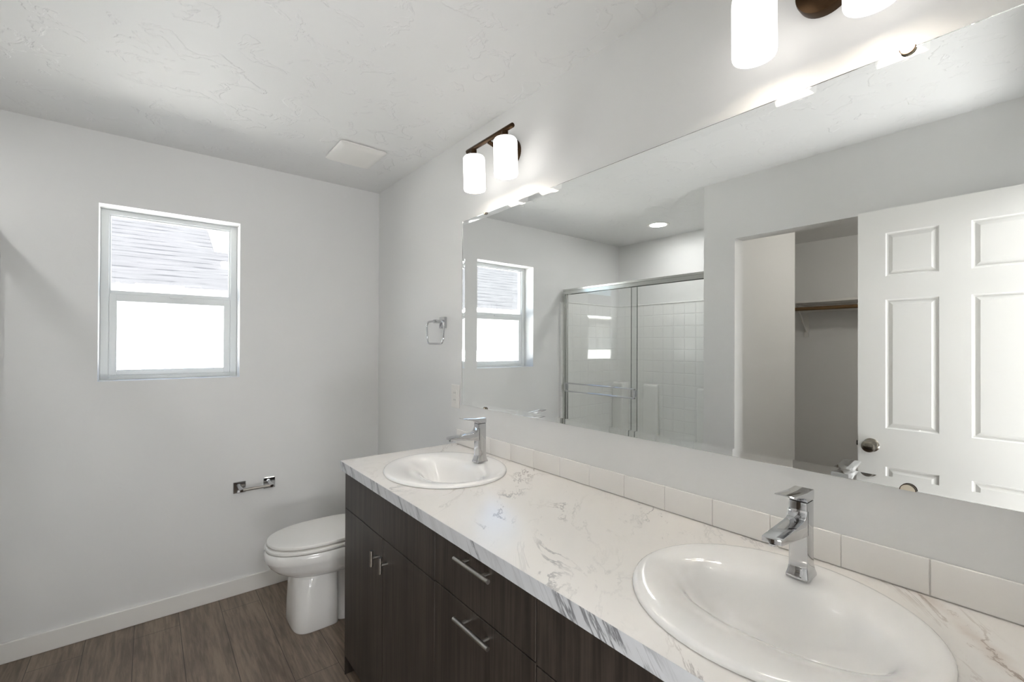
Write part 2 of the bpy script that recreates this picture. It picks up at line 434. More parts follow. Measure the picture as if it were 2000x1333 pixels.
# ================================================================== vanity cabinets
FX = -0.556; CB = -0.538      # door faces / carcass front
def front(bm, y0, y1, z0, z1): box(bm, FX, CB - 0.001, y0 + 0.0015, y1 - 0.0015, z0 + 0.0015, z1 - 0.0015, 0.0012, 2)
def bar_pull(parent, yc, z, length=0.156, cc=0.092):
    b = BM(); tube(b, [(-0.580, yc - length / 2, z), (-0.580, yc + length / 2, z)], 0.006)
    for s in (-1, 1): tube(b, [(-0.577, yc + s * cc / 2, z), (FX + 0.0005, yc + s * cc / 2, z)], 0.005, 12)
    obj('bar_handle', b, NICKEL, parent, 40)
def t_knob(parent, y, z):
    b = BM(); tube(b, [(-0.582, y, z - 0.028), (-0.582, y, z + 0.028)], 0.006)
    tube(b, [(-0.579, y, z), (FX + 0.0005, y, z)], 0.005, 12); obj('door_knob', b, NICKEL, parent, 40)
def carcass(root, y0, y1, end_panel=None):
    b = BM(); T = 0.016
    for (ya, yb) in ((y0 + .0005, y0 + T), (y1 - T, y1 - .0005)): box(b, CB, -0.002, ya, yb, 0.0755, 0.8735)
    box(b, CB, -0.002, y0 + T, y1 - T, 0.0755, 0.0915); box(b, -0.014, -0.002, y0 + T, y1 - T, 0.0915, 0.8735)
    box(b, CB, CB + 0.05, y0 + T, y1 - T, 0.857, 0.8735)
    obj('carcass', b, DWOOD, root)
    b = BM(); box(b, -0.475, -0.459, y0 + .0005, y1 - .0005, 0.0, 0.0755); box(b, -0.03, -0.014, y0 + .0005, y1 - .0005, 0.0, 0.0755)
    box(b, -0.459, -0.03, y1 - T, y1 - .0005, 0.0, 0.0755); box(b, -0.459, -0.03, y0 + .0005, y0 + T, 0.0, 0.0755); obj('toe_kick', b, DWOOD, root)
    if end_panel:
        b = BM(); box(b, FX, -0.002, end_panel - 0.0005, end_panel + 0.006, 0.0, 0.8735); obj('end_panel', b, DWOOD, root)
Y0, YA, YB, Y1 = -0.045, 0.7345, 1.1815, 1.951
def sink_base(label, y0, y1, seam, kl, kr, end=None):
    r = thing('vanity_cabinet', label, 'cabinet', (-0.28, (y0 + y1) / 2, 0), 'vanity cabinets')
    carcass(r, y0, y1, end)
    b = BM(); front(b, y0, y1, 0.712, 0.865); obj('false_front', b, DWOOD, r)
    b = BM(); front(b, seam, y1, 0.078, 0.712); d = obj('cabinet_door', b, DWOOD, r); t_knob(d, kl, 0.632)
    b = BM(); front(b, y0, seam, 0.078, 0.712); d = obj('cabinet_door', b, DWOOD, r); t_knob(d, kr, 0.636)
    return r
sink_base('dark wood sink cabinet beside the toilet, with two T-shaped door knobs', YB, Y1, 1.560, 1.600, 1.520, 1.951)
r = thing('vanity_cabinet', 'dark wood drawer cabinet in the middle of the vanity with long bar handles', 'cabinet', (-0.28, (YA + YB) / 2, 0), 'vanity cabinets')
carcass(r, YA, YB)
for z0, z1, zh in ((0.716, 0.865, 0.841), (0.400, 0.716, 0.680), (0.078, 0.400, 0.364)):
    b = BM(); front(b, YA, YB, z0, z1); d = obj('drawer', b, DWOOD, r); bar_pull(d, 0.958, zh)
sink_base('dark wood sink cabinet under the sink nearest the doorway', Y0, YA, 0.345, 0.385, 0.305)

# ================================================================== countertop with two sink cut-outs
SINKS = [(-0.2935, 1.568), (-0.2935, 0.3645)]
def counter():
    b = BM(); x0, x1, y0, y1, zt, zb = -0.5755, -0.001, YF + 0.002, 1.961, CT, 0.8755
    outer = [(x0, y0), (x1, y0), (x1, y1), (x0, y1)]
    loops = [outer] + [[(cx + 0.212 * math.cos(2 * PI * j / 48), cy + 0.236 * math.sin(2 * PI * j / 48)) for j in range(48)] for cx, cy in SINKS]
    tops, bots, edges = [], [], []
    for lp in loops:
        tv = [b.verts.new((x, y, zt)) for x, y in lp]; bv = [b.verts.new((x, y, zb)) for x, y in lp]
        tops.append(tv); bots.append(bv)
    for group in (tops, bots):
        es = []
        for vs in group:
            for j in range(len(vs)): es.append(b.edges.new((vs[j], vs[(j + 1) % len(vs)])))
        bmesh.ops.triangle_fill(b, use_beauty=True, use_dissolve=False, edges=es)
    for tv, bv in zip(tops, bots):
        n = len(tv)
        for j in range(n): b.faces.new((tv[j], tv[(j + 1) % n], bv[(j + 1) % n], bv[j]))
    return b
ct = obj('countertop', counter(), MARBLE, origin=(-0.29, 0.95, 0.8755))
tag(ct, 'white marble-look laminate countertop with grey veins across the whole vanity', 'countertop')
b = BM(); box(b, -0.5763, -0.5756, YF + 0.002, 1.961, 0.8755, CT - 0.0004); obj('front_edge', b, MARBLE_EDGE, ct)['label'] = 'streaked front edge strip, base colour darkened for shade'
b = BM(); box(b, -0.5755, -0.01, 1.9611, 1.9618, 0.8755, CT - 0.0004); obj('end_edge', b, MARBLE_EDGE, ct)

# ================================================================== backsplash (one row of tiles)
def backsplash():
    b = BM(); ys = [YF + 0.003] + [0.1774 + (k - 1) * 0.148 for k in range(0, 12)] + [1.944]
    ys = [y for y in ys if y > YF]; ys = sorted(set(round(y, 4) for y in ys))
    for y0, y1 in zip(ys[:-1], ys[1:]): box(b, -0.009, -0.0025, y0 + 0.0007, y1 - 0.0007, CT + 0.0025, 0.9887, 0.0022, 3)
    return b, ys
b, ys = backsplash(); bs = obj('tile_backsplash', b, TILE, smooth=30, origin=(-0.004, 0.95, CT)); tag(bs, 'single row of white glazed tiles along the back of the countertop', 'backsplash')
b = BM(); box(b, -0.0062, -0.0008, ys[0], ys[-1], CT + 0.0006, 0.9868); obj('grout', b, GROUT, bs)

# ================================================================== sinks
def sink(label, cx, cy):
    r = thing('oval_sink', label, 'sink', (cx, cy, CT), 'drop-in sinks'); n = 64
    A, B = 0.235, 0.2585
    rings_def = [(0, .2300, .2535, .0005), (0, A, B, .002), (0, A, B, .0055), (0, .2335, .2570, .0095), (0, .2290, .2525, .0125), (-.001, .2220, .2460, .0135)]   # (dx, a, b, z)
    prof = ((-.493, -.090, .2390, .0131), (-.470, -.122, .2290, .0110), (-.448, -.160, .2180, .0065), (-.425, -.176, .2080, -.0005), (-.402, -.184, .1980, -.0090), (-.380, -.189, .1880, -.0200), (-.360, -.194, .1770, -.0360),
            (-.342, -.200, .1620, -.0620), (-.328, -.208, .1400, -.0920), (-.314, -.220, .1050, -.1160), (-.300, -.236, .0620, -.1300), (-.289, -.2465, .0300, -.1362))
    for f_, k_, bb, z in prof: rings_def.append(((f_ + k_) / 2 + .2935, (k_ - f_) / 2, bb, z))
    rings_def += [(.0258, .0215, .0215, -.1385), (.0258, .0215, .0215, -.152), (.0258, .0310, .0360, -.149)]
    for f_, k_, bb, z in reversed(prof[2:-1]): rings_def.append(((f_ + k_) / 2 + .2935, (k_ - f_) / 2 + .011, bb + .012, z - .013))
    rings_def += [(-.004, .2050, .2320, -.0020), (0, .2120, .2350, .0006), (0, .2300, .2535, .0005)]
    b = BM(); rings = []
    for dx, a, bb, z in rings_def[:-1]:
        rings.append([b.verts.new((cx + dx + a * math.cos(2 * PI * j / n), cy + bb * math.sin(2 * PI * j / n), CT + z)) for j in range(n)])
    loft(b, rings, True, False); obj('basin', b, PORC, r, 60)
    b = BM(); lathe(b, [(0.0, CT - .1362), (.016, CT - .1358), (.0205, CT - .1366), (.0212, CT - .1378), (.0205, CT - .142), (0.0, CT - .142)], cx + .0258, cy, 32); obj('drain', b, CHROME, r, 40)
    return r
s1 = sink('white oval sink at the end of the countertop near the toilet', *SINKS[0])
dup(s1, (SINKS[1][0], SINKS[1][1], CT), 'white oval sink in the countertop beneath the brown-canopied light, nearest the doorway')

# ================================================================== faucets
def faucet(label, cy):
    zb = CT + 0.0125
    r = thing('faucet', label, 'faucet', (-0.137, cy, zb), 'single-lever faucets')
    b = BM(); rings = []
    def rect(x0, x1, hw, z, rr=0.004):
        pts = []
        for (sx, sy, a0) in ((x1 - rr, cy + hw - rr, 0), (x0 + rr, cy + hw - rr, 90), (x0 + rr, cy - hw + rr, 180), (x1 - rr, cy - hw + rr, 270)):
            for k in range(4):
                a = math.radians(a0 + 30 * k); pts.append((sx + rr * math.cos(a), sy + rr * math.sin(a), z))
        return ring_verts(b, pts)
    for x0, x1, hw, z in ((-.1640, -.1110, .0215, zb - .0009), (-.1640, -.1110, .0215, zb + .003), (-.1600, -.1145, .0192, zb + .013), (-.1575, -.1165, .0182, zb + .022),
                          (-.1570, -.1180, .0178, zb + .034), (-.1570, -.1185, .0178, 1.0845)):
        rings.append(rect(x0, x1, hw, z, .003))
    loft(b, rings, False, True); obj('body', b, CHROME, r, 30)
    b = BM(); box(b, -.1545, -.121, cy - .0155, cy + .0155, 1.0840, 1.0872); obj('collar', b, DARKP, r)
    # spout: side outline in x-z with a filleted root, extruded across
    def extrude(prof, hw, bev, name):
        b = BM(); L_ = ring_verts(b, [(x, cy - hw, z) for x, z in prof]); R2 = ring_verts(b, [(x, cy + hw, z) for x, z in prof])
        k = len(prof)
        for j in range(k): b.faces.new((L_[j], L_[(j + 1) % k], R2[(j + 1) % k], R2[j]))
        b.faces.new(L_[::-1]); b.faces.new(R2)
        finish(b)
        es = [e for e in b.edges if (abs(e.verts[0].co.y - e.verts[1].co.y) < 1e-6)]
        bmesh.ops.bevel(b, geom=es, offset=bev, segments=2, affect='EDGES', profile=0.5)
        obj(name, b, CHROME, r, 30)
    sp = [(-.150, 1.016), (-.168, 1.0175), (-.215, 1.0235), (-.287, 1.0320), (-.2895, 1.0335), (-.2895, 1.0415), (-.287, 1.0430), (-.230, 1.0465), (-.184, 1.0495), (-.174, 1.0508), (-.1665, 1.0540), (-.1610, 1.0590), (-.1578, 1.0680), (-.150, 1.0690)]
    extrude(sp, .0178, .0012, 'spout')
    lv = [(-.1185, 1.0868), (-.1570, 1.0868), (-.1580, 1.0900), (-.1640, 1.0955), (-.1800, 1.0998), (-.2280, 1.1098), (-.2300, 1.1112), (-.2280, 1.1125), (-.1700, 1.1078), (-.1600, 1.1070), (-.1200, 1.1070), (-.1185, 1.1060)]
    extrude(lv, .0182, .0010, 'lever')
    b = BM(); tube(b, [(-.278, cy, 1.0305), (-.278, cy, 1.0265)], .0085, 20); obj('aerator', b, CHROME, r, 40)
    return r
f1 = faucet('chrome square faucet on the sink near the toilet and outlet', 1.551)
dup(f1, (-0.137, 0.361, CT + 0.0125), 'chrome square faucet on the sink nearest the doorway, below the mirror')

# ================================================================== mirror
MY0, MY1, MZ0, MZ1 = 0.008, 1.9038, 1.116, 2.0246
bev, drop = 0.020, 0.0014
b = BM()
def rect4(dy, x): return ring_verts(b, [(x, MY0 + dy, MZ0 + dy), (x, MY1 - dy, MZ0 + dy), (x, MY1 - dy, MZ1 - dy), (x, MY0 + dy, MZ1 - dy)])
rA = rect4(0, -0.0004); rB = rect4(0, -0.0054 + drop); rC = rect4(bev, -0.0054)
loft(b, [rA, rB, rC], False, True)
finish(b)
for f in b.faces: f.material_index = 1 if abs(f.normal.x) > 0.9 and all(abs(v.co.x + 0.0004) < 1e-5 for v in f.verts) else 0
mir = obj('wall_mirror', b, [MGLASS, MIRROR], origin=(-0.003, 0.956, MZ0)); tag(mir, 'long frameless mirror with angled glass edges on the wall above the vanity', 'mirror')
for y, z in ((0.211, MZ1), (0.211, MZ0), (1.706, MZ1), (1.702, MZ0)):
    rr = 0.0120 if y < 1 else 0.0075; sg = -1 if z > 1.5 else 1
    def half(r0, r1, xa, xb):
        b = BM(); a = [(y + r1 * math.cos(PI * j / 20), z + sg * r1 * math.sin(PI * j / 20)) for j in range(21)]
        a += [(y + r0 * math.cos(PI * j / 20), z + sg * r0 * math.sin(PI * j / 20)) for j in range(20, -1, -1)] if r0 > 0 else []
        loft(b, [ring_verts(b, [(xa, p_, q_) for p_, q_ in a]), ring_verts(b, [(xb, p_, q_) for p_, q_ in a])], False, True); return b
    k = obj('mirror_clip', half(0, rr, -0.0062, -0.0088), CLIPM, mir)
    obj('clip_rim', half(rr, rr + .0013, -0.0062, -0.0094), BRONZE, k)

# ================================================================== vanity lights
def vanity_light(label, cy, tilt):
    r = thing('vanity_light', label, 'wall lamp', (0, cy, 2.237), 'two-shade vanity lights')
    X = -0.125; zbar = 2.268
    b = BM(); lathe(b, [(0.0, -0.030), (0.046, -0.030), (0.058, -0.026), (0.060, -0.020), (0.060, -0.0008), (0.0, -0.0008)], 0, 0, 44, False, 'x', (0, cy, 2.237)); obj('canopy', b, BRONZE, r, 35)
    b = BM(); tube(b, [(-0.028, cy, 2.243), (-0.10, cy, 2.250), (X, cy, 2.258)], 0.0085, 14); obj('arm', b, BRONZE, r, 40)
    b = BM(); tube(b, [(X, cy - 0.160, zbar), (X, cy - 0.158, zbar), (X, cy + 0.158, zbar), (X, cy + 0.160, zbar)], [0.0085, 0.0095, 0.0095, 0.0085], 18); obj('bar', b, BRONZE, r, 40)
    for s in (-1, 1):
        y = cy + s * 0.11
        b = BM(); lathe(b, [(0.0, 2.262), (0.013, 2.262), (0.013, 2.240), (0.022, 2.238), (0.022, 2.2335), (0.0, 2.2335)], X, y, 24); obj('socket', b, BRONZE, r, 35)
        R0 = 0.0475; b = BM()
        lathe(b, [(0.010, 2.2335), (0.034, 2.2335), (0.0425, 2.2305), (0.0465, 2.224), (R0, 2.214), (R0, 2.096), (0.0468, 2.090), (0.0450, 2.086), (0.0436, 2.087),
                  (0.0440, 2.096), (0.0440, 2.212), (0.0415, 2.222), (0.034, 2.2280), (0.010, 2.2290)], X, y, 44)
        sh = obj('glass_shade', b, SHADE, r, 50)
        ld = bpy.data.lights.new('bulb', 'POINT'); lo_ = bpy.data.objects.new('bulb', ld); C.objects.link(lo_)
        ld.energy = 3.0; ld.shadow_soft_size = 0.030; ld.color = (1.0, 0.955, 0.90); lo_.parent = r; lo_.location = (X, y - cy, 2.190 - 2.237)
    r.rotation_euler = (0, math.radians(tilt), 0)
    return r
v1 = vanity_light('bronze two-shade wall light above the sink near the toilet', 1.515, -2.2)
v2 = dup(v1, (0, 0.354, 2.237), 'bronze two-shade wall light with visible round canopy, nearest the doorway')
v2.rotation_euler = (0, math.radians(-0.8), 0)

# ================================================================== ceiling fixtures
r = thing('recessed_light', 'lit round recessed ceiling light over the shower', 'ceiling light', (-2.145, 2.2, H))
b = BM(); lathe(b, [(0.066, H - 0.004), (0.070, H - 0.0065), (0.088, H - 0.006), (0.093, H - 0.0008), (0.066, H - 0.0008)], -2.145, 2.2, 48); obj('trim_ring', b, PLASTIC, r, 40)
b = BM(); lathe(b, [(0.0, H - 0.0045), (0.0655, H - 0.0045), (0.0655, H - 0.001), (0.0, H - 0.001)], -2.145, 2.2, 48); obj('lens', b, LENS, r, 40)
r = thing('exhaust_fan', 'square white exhaust fan cover on the ceiling above the toilet', 'fan', (-0.352, 2.423, H))
b = BM(); rings = []
def rrect(b, x0, x1, y0, y1, z, rr, k=5):
    pts = []
    for (sx, sy, a0) in ((x1 - rr, y1 - rr, 0), (x0 + rr, y1 - rr, 90), (x0 + rr, y0 + rr, 180), (x1 - rr, y0 + rr, 270)):
        for i in range(k + 1):
            a = math.radians(a0 + 90 * i / k); pts.append((sx + rr * math.cos(a), sy + rr * math.sin(a), z))
    return ring_verts(b, pts)
fx0, fx1, fy0, fy1 = -0.474, -0.231, 2.288, 2.560
for d, z in ((0, H - 0.003), (0.0, H - 0.009), (0.004, H - 0.013), (0.020, H - 0.0205), (0.028, H - 0.0225), (0.036, H - 0.023)): rings.append(rrect(b, fx0 + d, fx1 - d, fy0 + d, fy1 - d, z, 0.018))
loft(b, rings, False, True); obj('cover', b, PLASTIC, r, 40)
b = BM(); box(b, fx0 + 0.012, fx1 - 0.012, fy0 + 0.012, fy1 - 0.012, H - 0.003, H - 0.0005); obj('housing', b, PLASTIC, r)

# ================================================================== towel ring, outlet, paper holder
r = thing('towel_ring', 'chrome rounded-square towel ring on the wall beside the mirror', 'towel ring', (0, 2.081, 1.528))
b = BM(); box(b, -0.016, -0.0005, 2.0555, 2.1075, 1.499, 1.558, 0.002); obj('mount_plate', b, CHROME, r)
b = BM(); box(b, -0.064, -0.016, 2.0695, 2.0935, 1.524, 1.543, 0.003); obj('post', b, CHROME, r)
b = BM(); w, hh, rr, zt, yc = 0.090, 0.118, 0.030, 1.535, 2.081; pts = []
for (sy, sz, a0) in ((yc + w - rr, zt - rr, 0), (yc - w + rr, zt - rr, 90), (yc - w + rr + .006, zt - hh + rr, 180), (yc + w - rr - .006, zt - hh + rr, 270)):
    for k in range(7):
        a = math.radians(a0 + 15 * k); pts.append((-0.056, sy + rr * math.cos(a), sz + rr * math.sin(a)))
tube(b, pts, 0.0052, 12, True); obj('ring', b, CHROME, r, 60)

r = thing('wall_outlet', 'white wall outlet at the lower corner of the mirror', 'outlet', (0, 1.9625, 1.151))
b = BM(); box(b, -0.0065, -0.0004, 1.9265, 1.9995, 1.092, 1.210, 0.0025); obj('cover_plate', b, PLASTIC, r)
b = BM(); box(b, -0.0085, -0.0060, 1.9465, 1.9795, 1.118, 1.184, 0.001); fc = obj('receptacle', b, PLASTIC, r)
for z in (1.133, 1.169):
    for dy in (-.006, .006):
        b = BM(); box(b, -0.0088, -0.0080, 1.963 + dy - .0009, 1.963 + dy + .0009, z - .004, z + .004); obj('socket_slot', b, DARKP, fc)
for z in (1.1475, 1.1555):
    b = BM(); box(b, -0.0094, -0.0080, 1.957, 1.969, z - .0028, z + .0028, .0006); obj('test_button', b, PLASTIC, fc)

r = thing('paper_holder', 'chrome toilet paper holder on the wall under the window', 'toilet paper holder', (-0.74, YC, 0.6))
for xc in (-0.812, -0.661):
    b = BM(); box(b, xc - 0.031, xc + 0.031, YC - 0.009, YC - 0.0005, 0.571, 0.634, 0.003); pl = obj('mount_plate', b, CHROME, r)
    b = BM(); tube(b, [(xc - .004, YC - 0.008, 0.612), (xc + .003, YC - 0.052, 0.598), (xc + .004, YC - 0.060, 0.5945)], [0.0105, 0.0105, 0.009], 18); obj('post', b, CHROME, pl, 40)
b = BM(); tube(b, [(-0.803, YC - 0.052, 0.5955), (-0.664, YC - 0.052, 0.5955)], 0.0082, 18); obj('roller', b, NICKEL, r, 40)

# ================================================================== toilet
ty = 2.475
r = thing('toilet', 'white elongated toilet with closed lid beside the vanity', 'toilet', (-0.40, ty, 0))
b = BM(); n = 56
secs = [(-.658, -.45, .138, .0005, 3.6, 8), (-.661, -.45, .141, .010, 3.6, 8), (-.658, -.45, .139, .10, 3.4, 8), (-.655, -.45, .132, .20, 3.0, 8), (-.650, -.45, .129, .256, 2.8, 8), (-.652, -.30, .130, .262, 2.6, 4),
        (-.688, -.15, .150, .268, 2.3, 4), (-.722, -.14, .165, .288, 2.25, 4), (-.750, -.13, .176, .315, 2.2, 4), (-.765, -.12, .1825, .342, 2.2, 4), (-.771, -.12, .185, .350, 2.2, 4), (-.772, -.12, .185, .385, 2.2, 4), (-.766, -.12, .181, .3925, 2.2, 4)]
rings = [ring_verts(b, sellipse(x0, x1, ty, hw, z, n, e, eb)) for x0, x1, hw, z, e, eb in secs]
loft(b, rings, False, True); obj('bowl', b, PORC, r, 50)
b = BM(); rings = [ring_verts(b, sellipse(x0, -.15, ty, hw, z, n, 6, 3)) for x0, hw, z in ((-.46, .128, .0005), (-.46, .128, .03), (-.46, .105, .05), (-.46, .095, .16), (-.46, .105, .24), (-.46, .12, .264))]
loft(b, rings, False, True); obj('trapway', b, PORC, r, 50)
def slab(name, x0, x1, hw, z0, z1, rd, mat=PLASTIC, dome=0.0):
    b = BM(); rg = []
    for d, z in ((.016, z0 - .0035), (.013, z0), (.002, z0 + .0004), (0, z0 + .0025), (0, z0 + rd), (0, z1 - rd), (rd * .25, z1 - rd * .3), (rd, z1), (.06, z1 + dome * .6), (.14, z1 + dome)):
        rg.append(ring_verts(b, sellipse(x0 + d, x1 - d, ty, hw - d, z, n, 2.15, 3.2)))
    loft(b, rg, False, True); obj(name, b, mat, r, 50)
slab('seat', -.768, -.262, .181, .3985, .4150, .005)
slab('lid', -.759, -.250, .175, .4215, .4380, .005, PLASTIC, .004)
for dy in (-.07, .07):
    b = BM(); tube(b, [(-.235, ty + dy - .02, .410), (-.235, ty + dy + .02, .410)], .013, 14); obj('seat_hinge', b, PLASTIC, r, 40)
b = BM(); rg = [rrect(b, -.195 + d, -.012, ty - .205 + d, ty + .205 - d, z, .035) for d, z in ((.03, .372), (.022, .39), (.006, .52), (0, .702))]
loft(b, rg, False, True); obj('tank', b, PORC, r, 40)
b = BM(); rg = [rrect(b, -.205 + d, -.008, ty - .215 + d, ty + .215 - d, z, .05) for d, z in ((.004, .7025), (0, .708), (0, .726), (.004, .733), (.012, .736))]
loft(b, rg, False, True); obj('tank_lid', b, PORC, r, 40)
b = BM(); tube(b, [(-.200, ty + .13, .66), (-.206, ty + .13, .66)], .013, 18); tube(b, [(-.208, ty + .135, .660), (-.212, ty + .09, .657), (-.212, ty + .055, .655)], [.007, .006, .005], 12); obj('flush_lever', b, CHROME, r, 40)

# ================================================================== bathtub, surround, sliding shower door
XF = -1.727
tx0, tx1, t0, t1 = XS + 0.0005, -1.735, YE + 0.0005, YC - 0.0005
r = thing('bathtub', 'white bathtub behind the sliding glass doors', 'bathtub', ((tx0 + tx1) / 2, (t0 + t1) / 2, 0))
b = BM(); rings = [rrect(b, tx0, tx1, t0, t1, 0.0005, 0.004, 8), rrect(b, tx0, tx1, t0, t1, 0.44, 0.004, 8), rrect(b, tx0 + .006, tx1 - .006, t0 + .006, t1 - .006, 0.452, 0.006, 8),
     rrect(b, tx0 + .09, tx1 - .10, t0 + .10, t1 - .10, 0.452, 0.10, 8), rrect(b, tx0 + .105, tx1 - .115, t0 + .115, t1 - .12, 0.435, 0.10, 8), rrect(b, tx0 + .16, tx1 - .17, t0 + .2, t1 - .25, 0.14, 0.10, 8), rrect(b, tx0 + .2, tx1 - .21, t0 + .26, t1 - .31, 0.11, 0.08, 8)]
loft(b, rings, False, True); tub = obj('tub_shell', b, ACRYL, r, 40)
b = BM(); lathe(b, [(0.0, .1135), (.026, .113), (.029, .1105), (0.0, .1105)], (tx0 + tx1) / 2, t1 - .45, 28); obj('drain', b, CHROME, r, 40)

r = thing('shower_surround', 'glossy white shower surround with embossed square tiles and soap ledges', 'shower surround', (XS, (YE + YC) / 2, 0.453))
T = 0.025; ST = 1.812
b = BM()
out = [(XF, YE + .0005), (XS + .0005, YE + .0005), (XS + .0005, YC - .0005), (XF, YC - .0005)]
def inner():
    q = [(XF, YE + T)]; rr = 0.05
    cx, cy = XS + T + rr, YE + T + rr
    q += [(cx + rr * math.cos(math.radians(a)), cy + rr * math.sin(math.radians(a))) for a in range(270, 179, -15)]
    cy = YC - T - rr
    q += [(cx + rr * math.cos(math.radians(a)), cy + rr * math.sin(math.radians(a))) for a in range(180, 89, -15)]
    return q + [(XF, YC - T)]
inn = inner(); poly = inn + out[::-1]
lo_r = ring_verts(b, [(x, y, 0.4535) for x, y in poly]); hi_r = ring_verts(b, [(x, y, ST) for x, y in poly])
loft(b, [lo_r, hi_r], False, True); obj('wall_panel', b, SURR, r, 30)
b = BM(); tube(b, [(-1.812, YE + T, ST - .002)] + [(x, y, ST - .002) for x, y in inn[1:-1]] + [(-1.812, YC - T, ST - .002)], .006, 10); obj('top_bead', b, ACRYL, r, 60)
for ya, yb, xa, xb in ((2.452, 2.615, XS + T - .003, XS + T + .045), (1.94, 2.066, XS + T - .003, XS + T + .045), (2.80, YC - T + .003, XS + T - .003, XS + T + .11)):
    b = BM(); rg = []
    for d, z in ((0, 0.4535), (0, 1.020), (.004, 1.036), (.012, 1.044), (.022, 1.046)):
        rg.append(rrect(b, xa, xb - d, ya + d, yb - d, z, .018, 5))
    loft(b, rg, False, True); obj('soap_ledge', b, ACRYL, r, 40)

XD = -1.745
r = thing('shower_door', 'framed sliding glass shower door with a double chrome towel bar', 'shower door', (XD - .02, (YE + YC) / 2, 0.453))
ya, yb = YE + T + .0005, YC - T - .0005
b = BM()
hd = [(XD, 1.878), (XD, 1.905), (XD - .006, 1.909), (XD - .004, 1.924), (XD - .056, 1.924), (XD - .060, 1.878), (XD - .054, 1.878), (XD - .054, 1.90), (XD - .006, 1.90), (XD - .006, 1.878)]
A = ring_verts(b, [(x, ya, z) for x, z in hd]); B_ = ring_verts(b, [(x, yb, z) for x, z in hd]); loft(b, [A, B_], False, True); obj('header_rail', b, SATIN, r)
for yy in (ya, yb - .022):
    b = BM(); box(b, XD - .054, XD - .006, yy, yy + .022, 0.478, 1.880, .002); obj('side_jamb', b, SATIN, r)
b = BM(); box(b, XD - .058, XD - .002, ya, yb, 0.4535, 0.478, .003); obj('bottom_track', b, SATIN, r)
b = BM(); box(b, XD - .022, XD - .016, 2.136, 2.902, 0.482, 1.895); g1 = obj('sliding_panel', b, SGLASS, r)
b = BM(); box(b, XD - .0245, XD - .0135, 2.889, 2.903, 0.481, 1.893, .001); obj('edge_channel', b, SATIN, g1)
b = BM(); box(b, XD - .0225, XD - .0155, 2.1335, 2.1358, 0.482, 1.895); obj('glass_edge', b, simple('green_glass_edge', (96, 104, 98), 0.2), g1)
b = BM(); box(b, XD - .044, XD - .038, 1.519, 2.205, 0.482, 1.895); g2 = obj('sliding_panel', b, SGLASS, r)
b = BM(); box(b, XD - .0445, XD - .0375, 2.2052, 2.2075, 0.482, 1.895); obj('glass_edge', b, bpy.data.materials['green_glass_edge'], g2)
b = BM(); box(b, XD - .035, XD - .027, 2.893, 2.899, 0.485, 1.06); obj('gasket', b, GASKET, g1)
b = BM()
for z in (1.072, 1.001): box(b, XD + .012, XD + .022, 2.125, 2.885, z - .006, z + .006, .002)
for y in (2.125, 2.871):
    box(b, XD + .012, XD + .022, y, y + .014, .999, 1.074, .002)
    box(b, XD - .016, XD + .013, y, y + .014, 1.012, 1.062, .003)
obj('towel_bar', b, CHROME, g1)

# ================================================================== closet shelf and rod
b = BM(); box(b, -3.8495, -3.52, -0.04, 2.355, 1.815, 1.834, .002)
cs = obj('closet_shelf', b, SHELFM, origin=(-3.70, 1.16, 1.815)); tag(cs, 'white shelf inside the dark closet, above the wooden rod', 'shelf')
for y in (1.645, 0.85, 0.1):
    b = BM(); box(b, -3.8495, -3.842, y - .02, y + .02, 1.505, 1.8145, .002); box(b, -3.842, -3.545, y - .012, y + .012, 1.800, 1.8145, .002)
    tube(b, [(-3.843, y, 1.56), (-3.70, y, 1.70), (-3.58, y, 1.80)], .008, 10); obj('bracket', b, SHELFM, cs)
b = BM(); tube(b, [(-3.57, -0.045, 1.763), (-3.57, 2.355, 1.763)], .0165, 20)
tag(obj('closet_rod', b, ROD, smooth=40, origin=(-3.57, 1.16, 1.763)), 'brown wooden clothes rod hanging under the closet shelf', 'rod')
b = BM(); box(b, -3.8495, -3.832, -0.04, 2.355, 1.745, 1.8145, .002); obj('cleat', b, SHELFM, cs)

# ================================================================== door_1 (open, in front of the closet wall)
XDR = -1.455; DY0, DY1 = -0.026, 0.649
door = bpy.data.objects.new('door_1', None); C.objects.link(door); door.location = (XDR, DY0, 0.01); door['kind'] = 'structure'; door['label'] = 'white six-panel door standing open'
def door_slab():
    b = BM(); ys = [DY0, .079, .262, .361, .544, DY1]; zs = [0.012, .20, .854, 1.032, 1.630, 1.738, 1.940, 2.052]
    pan = {(1, 1), (3, 1), (1, 3), (3, 3), (1, 5), (3, 5)}
    for side, x in ((1, XDR), (-1, XDR - .035)):
        V = [[b.verts.new((x, y, z)) for z in zs] for y in ys]; ins = []
        for i in range(len(ys) - 1):
            for j in range(len(zs) - 1):
                q = (V[i][j], V[i + 1][j], V[i + 1][j + 1], V[i][j + 1])
                f = b.faces.new(q if side > 0 else q[::-1])
                if (i, j) in pan: ins.append(f)
        if side > 0: front_v = V
        else: back_v = V
        b.normal_update()
        for f in ins:
            bmesh.ops.inset_individual(b, faces=[f], thickness=.006, depth=-.006)
            bmesh.ops.inset_individual(b, faces=[f], thickness=.008, depth=-.002)
            bmesh.ops.inset_individual(b, faces=[f], thickness=.022, depth=.006)
    def strip(a, c):
        for k in range(len(a) - 1): b.faces.new((a[k], a[k + 1], c[k + 1], c[k]))
    strip(front_v[0], back_v[0]); strip(front_v[-1], back_v[-1]); strip([v[0] for v in front_v], [v[0] for v in back_v]); strip([v[-1] for v in front_v], [v[-1] for v in back_v])
    return b
DOORM, t, p = new_mat('white_door_paint'); p.inputs['Base Color'].default_value = lin((234, 233, 230)); p.inputs['Roughness'].default_value = 0.3
g = noise(t, coords(t, (1, 1, 0.06)), 60, 3, 0.55, 0.6); bump(t, p, g, 0.12, 0.0012)
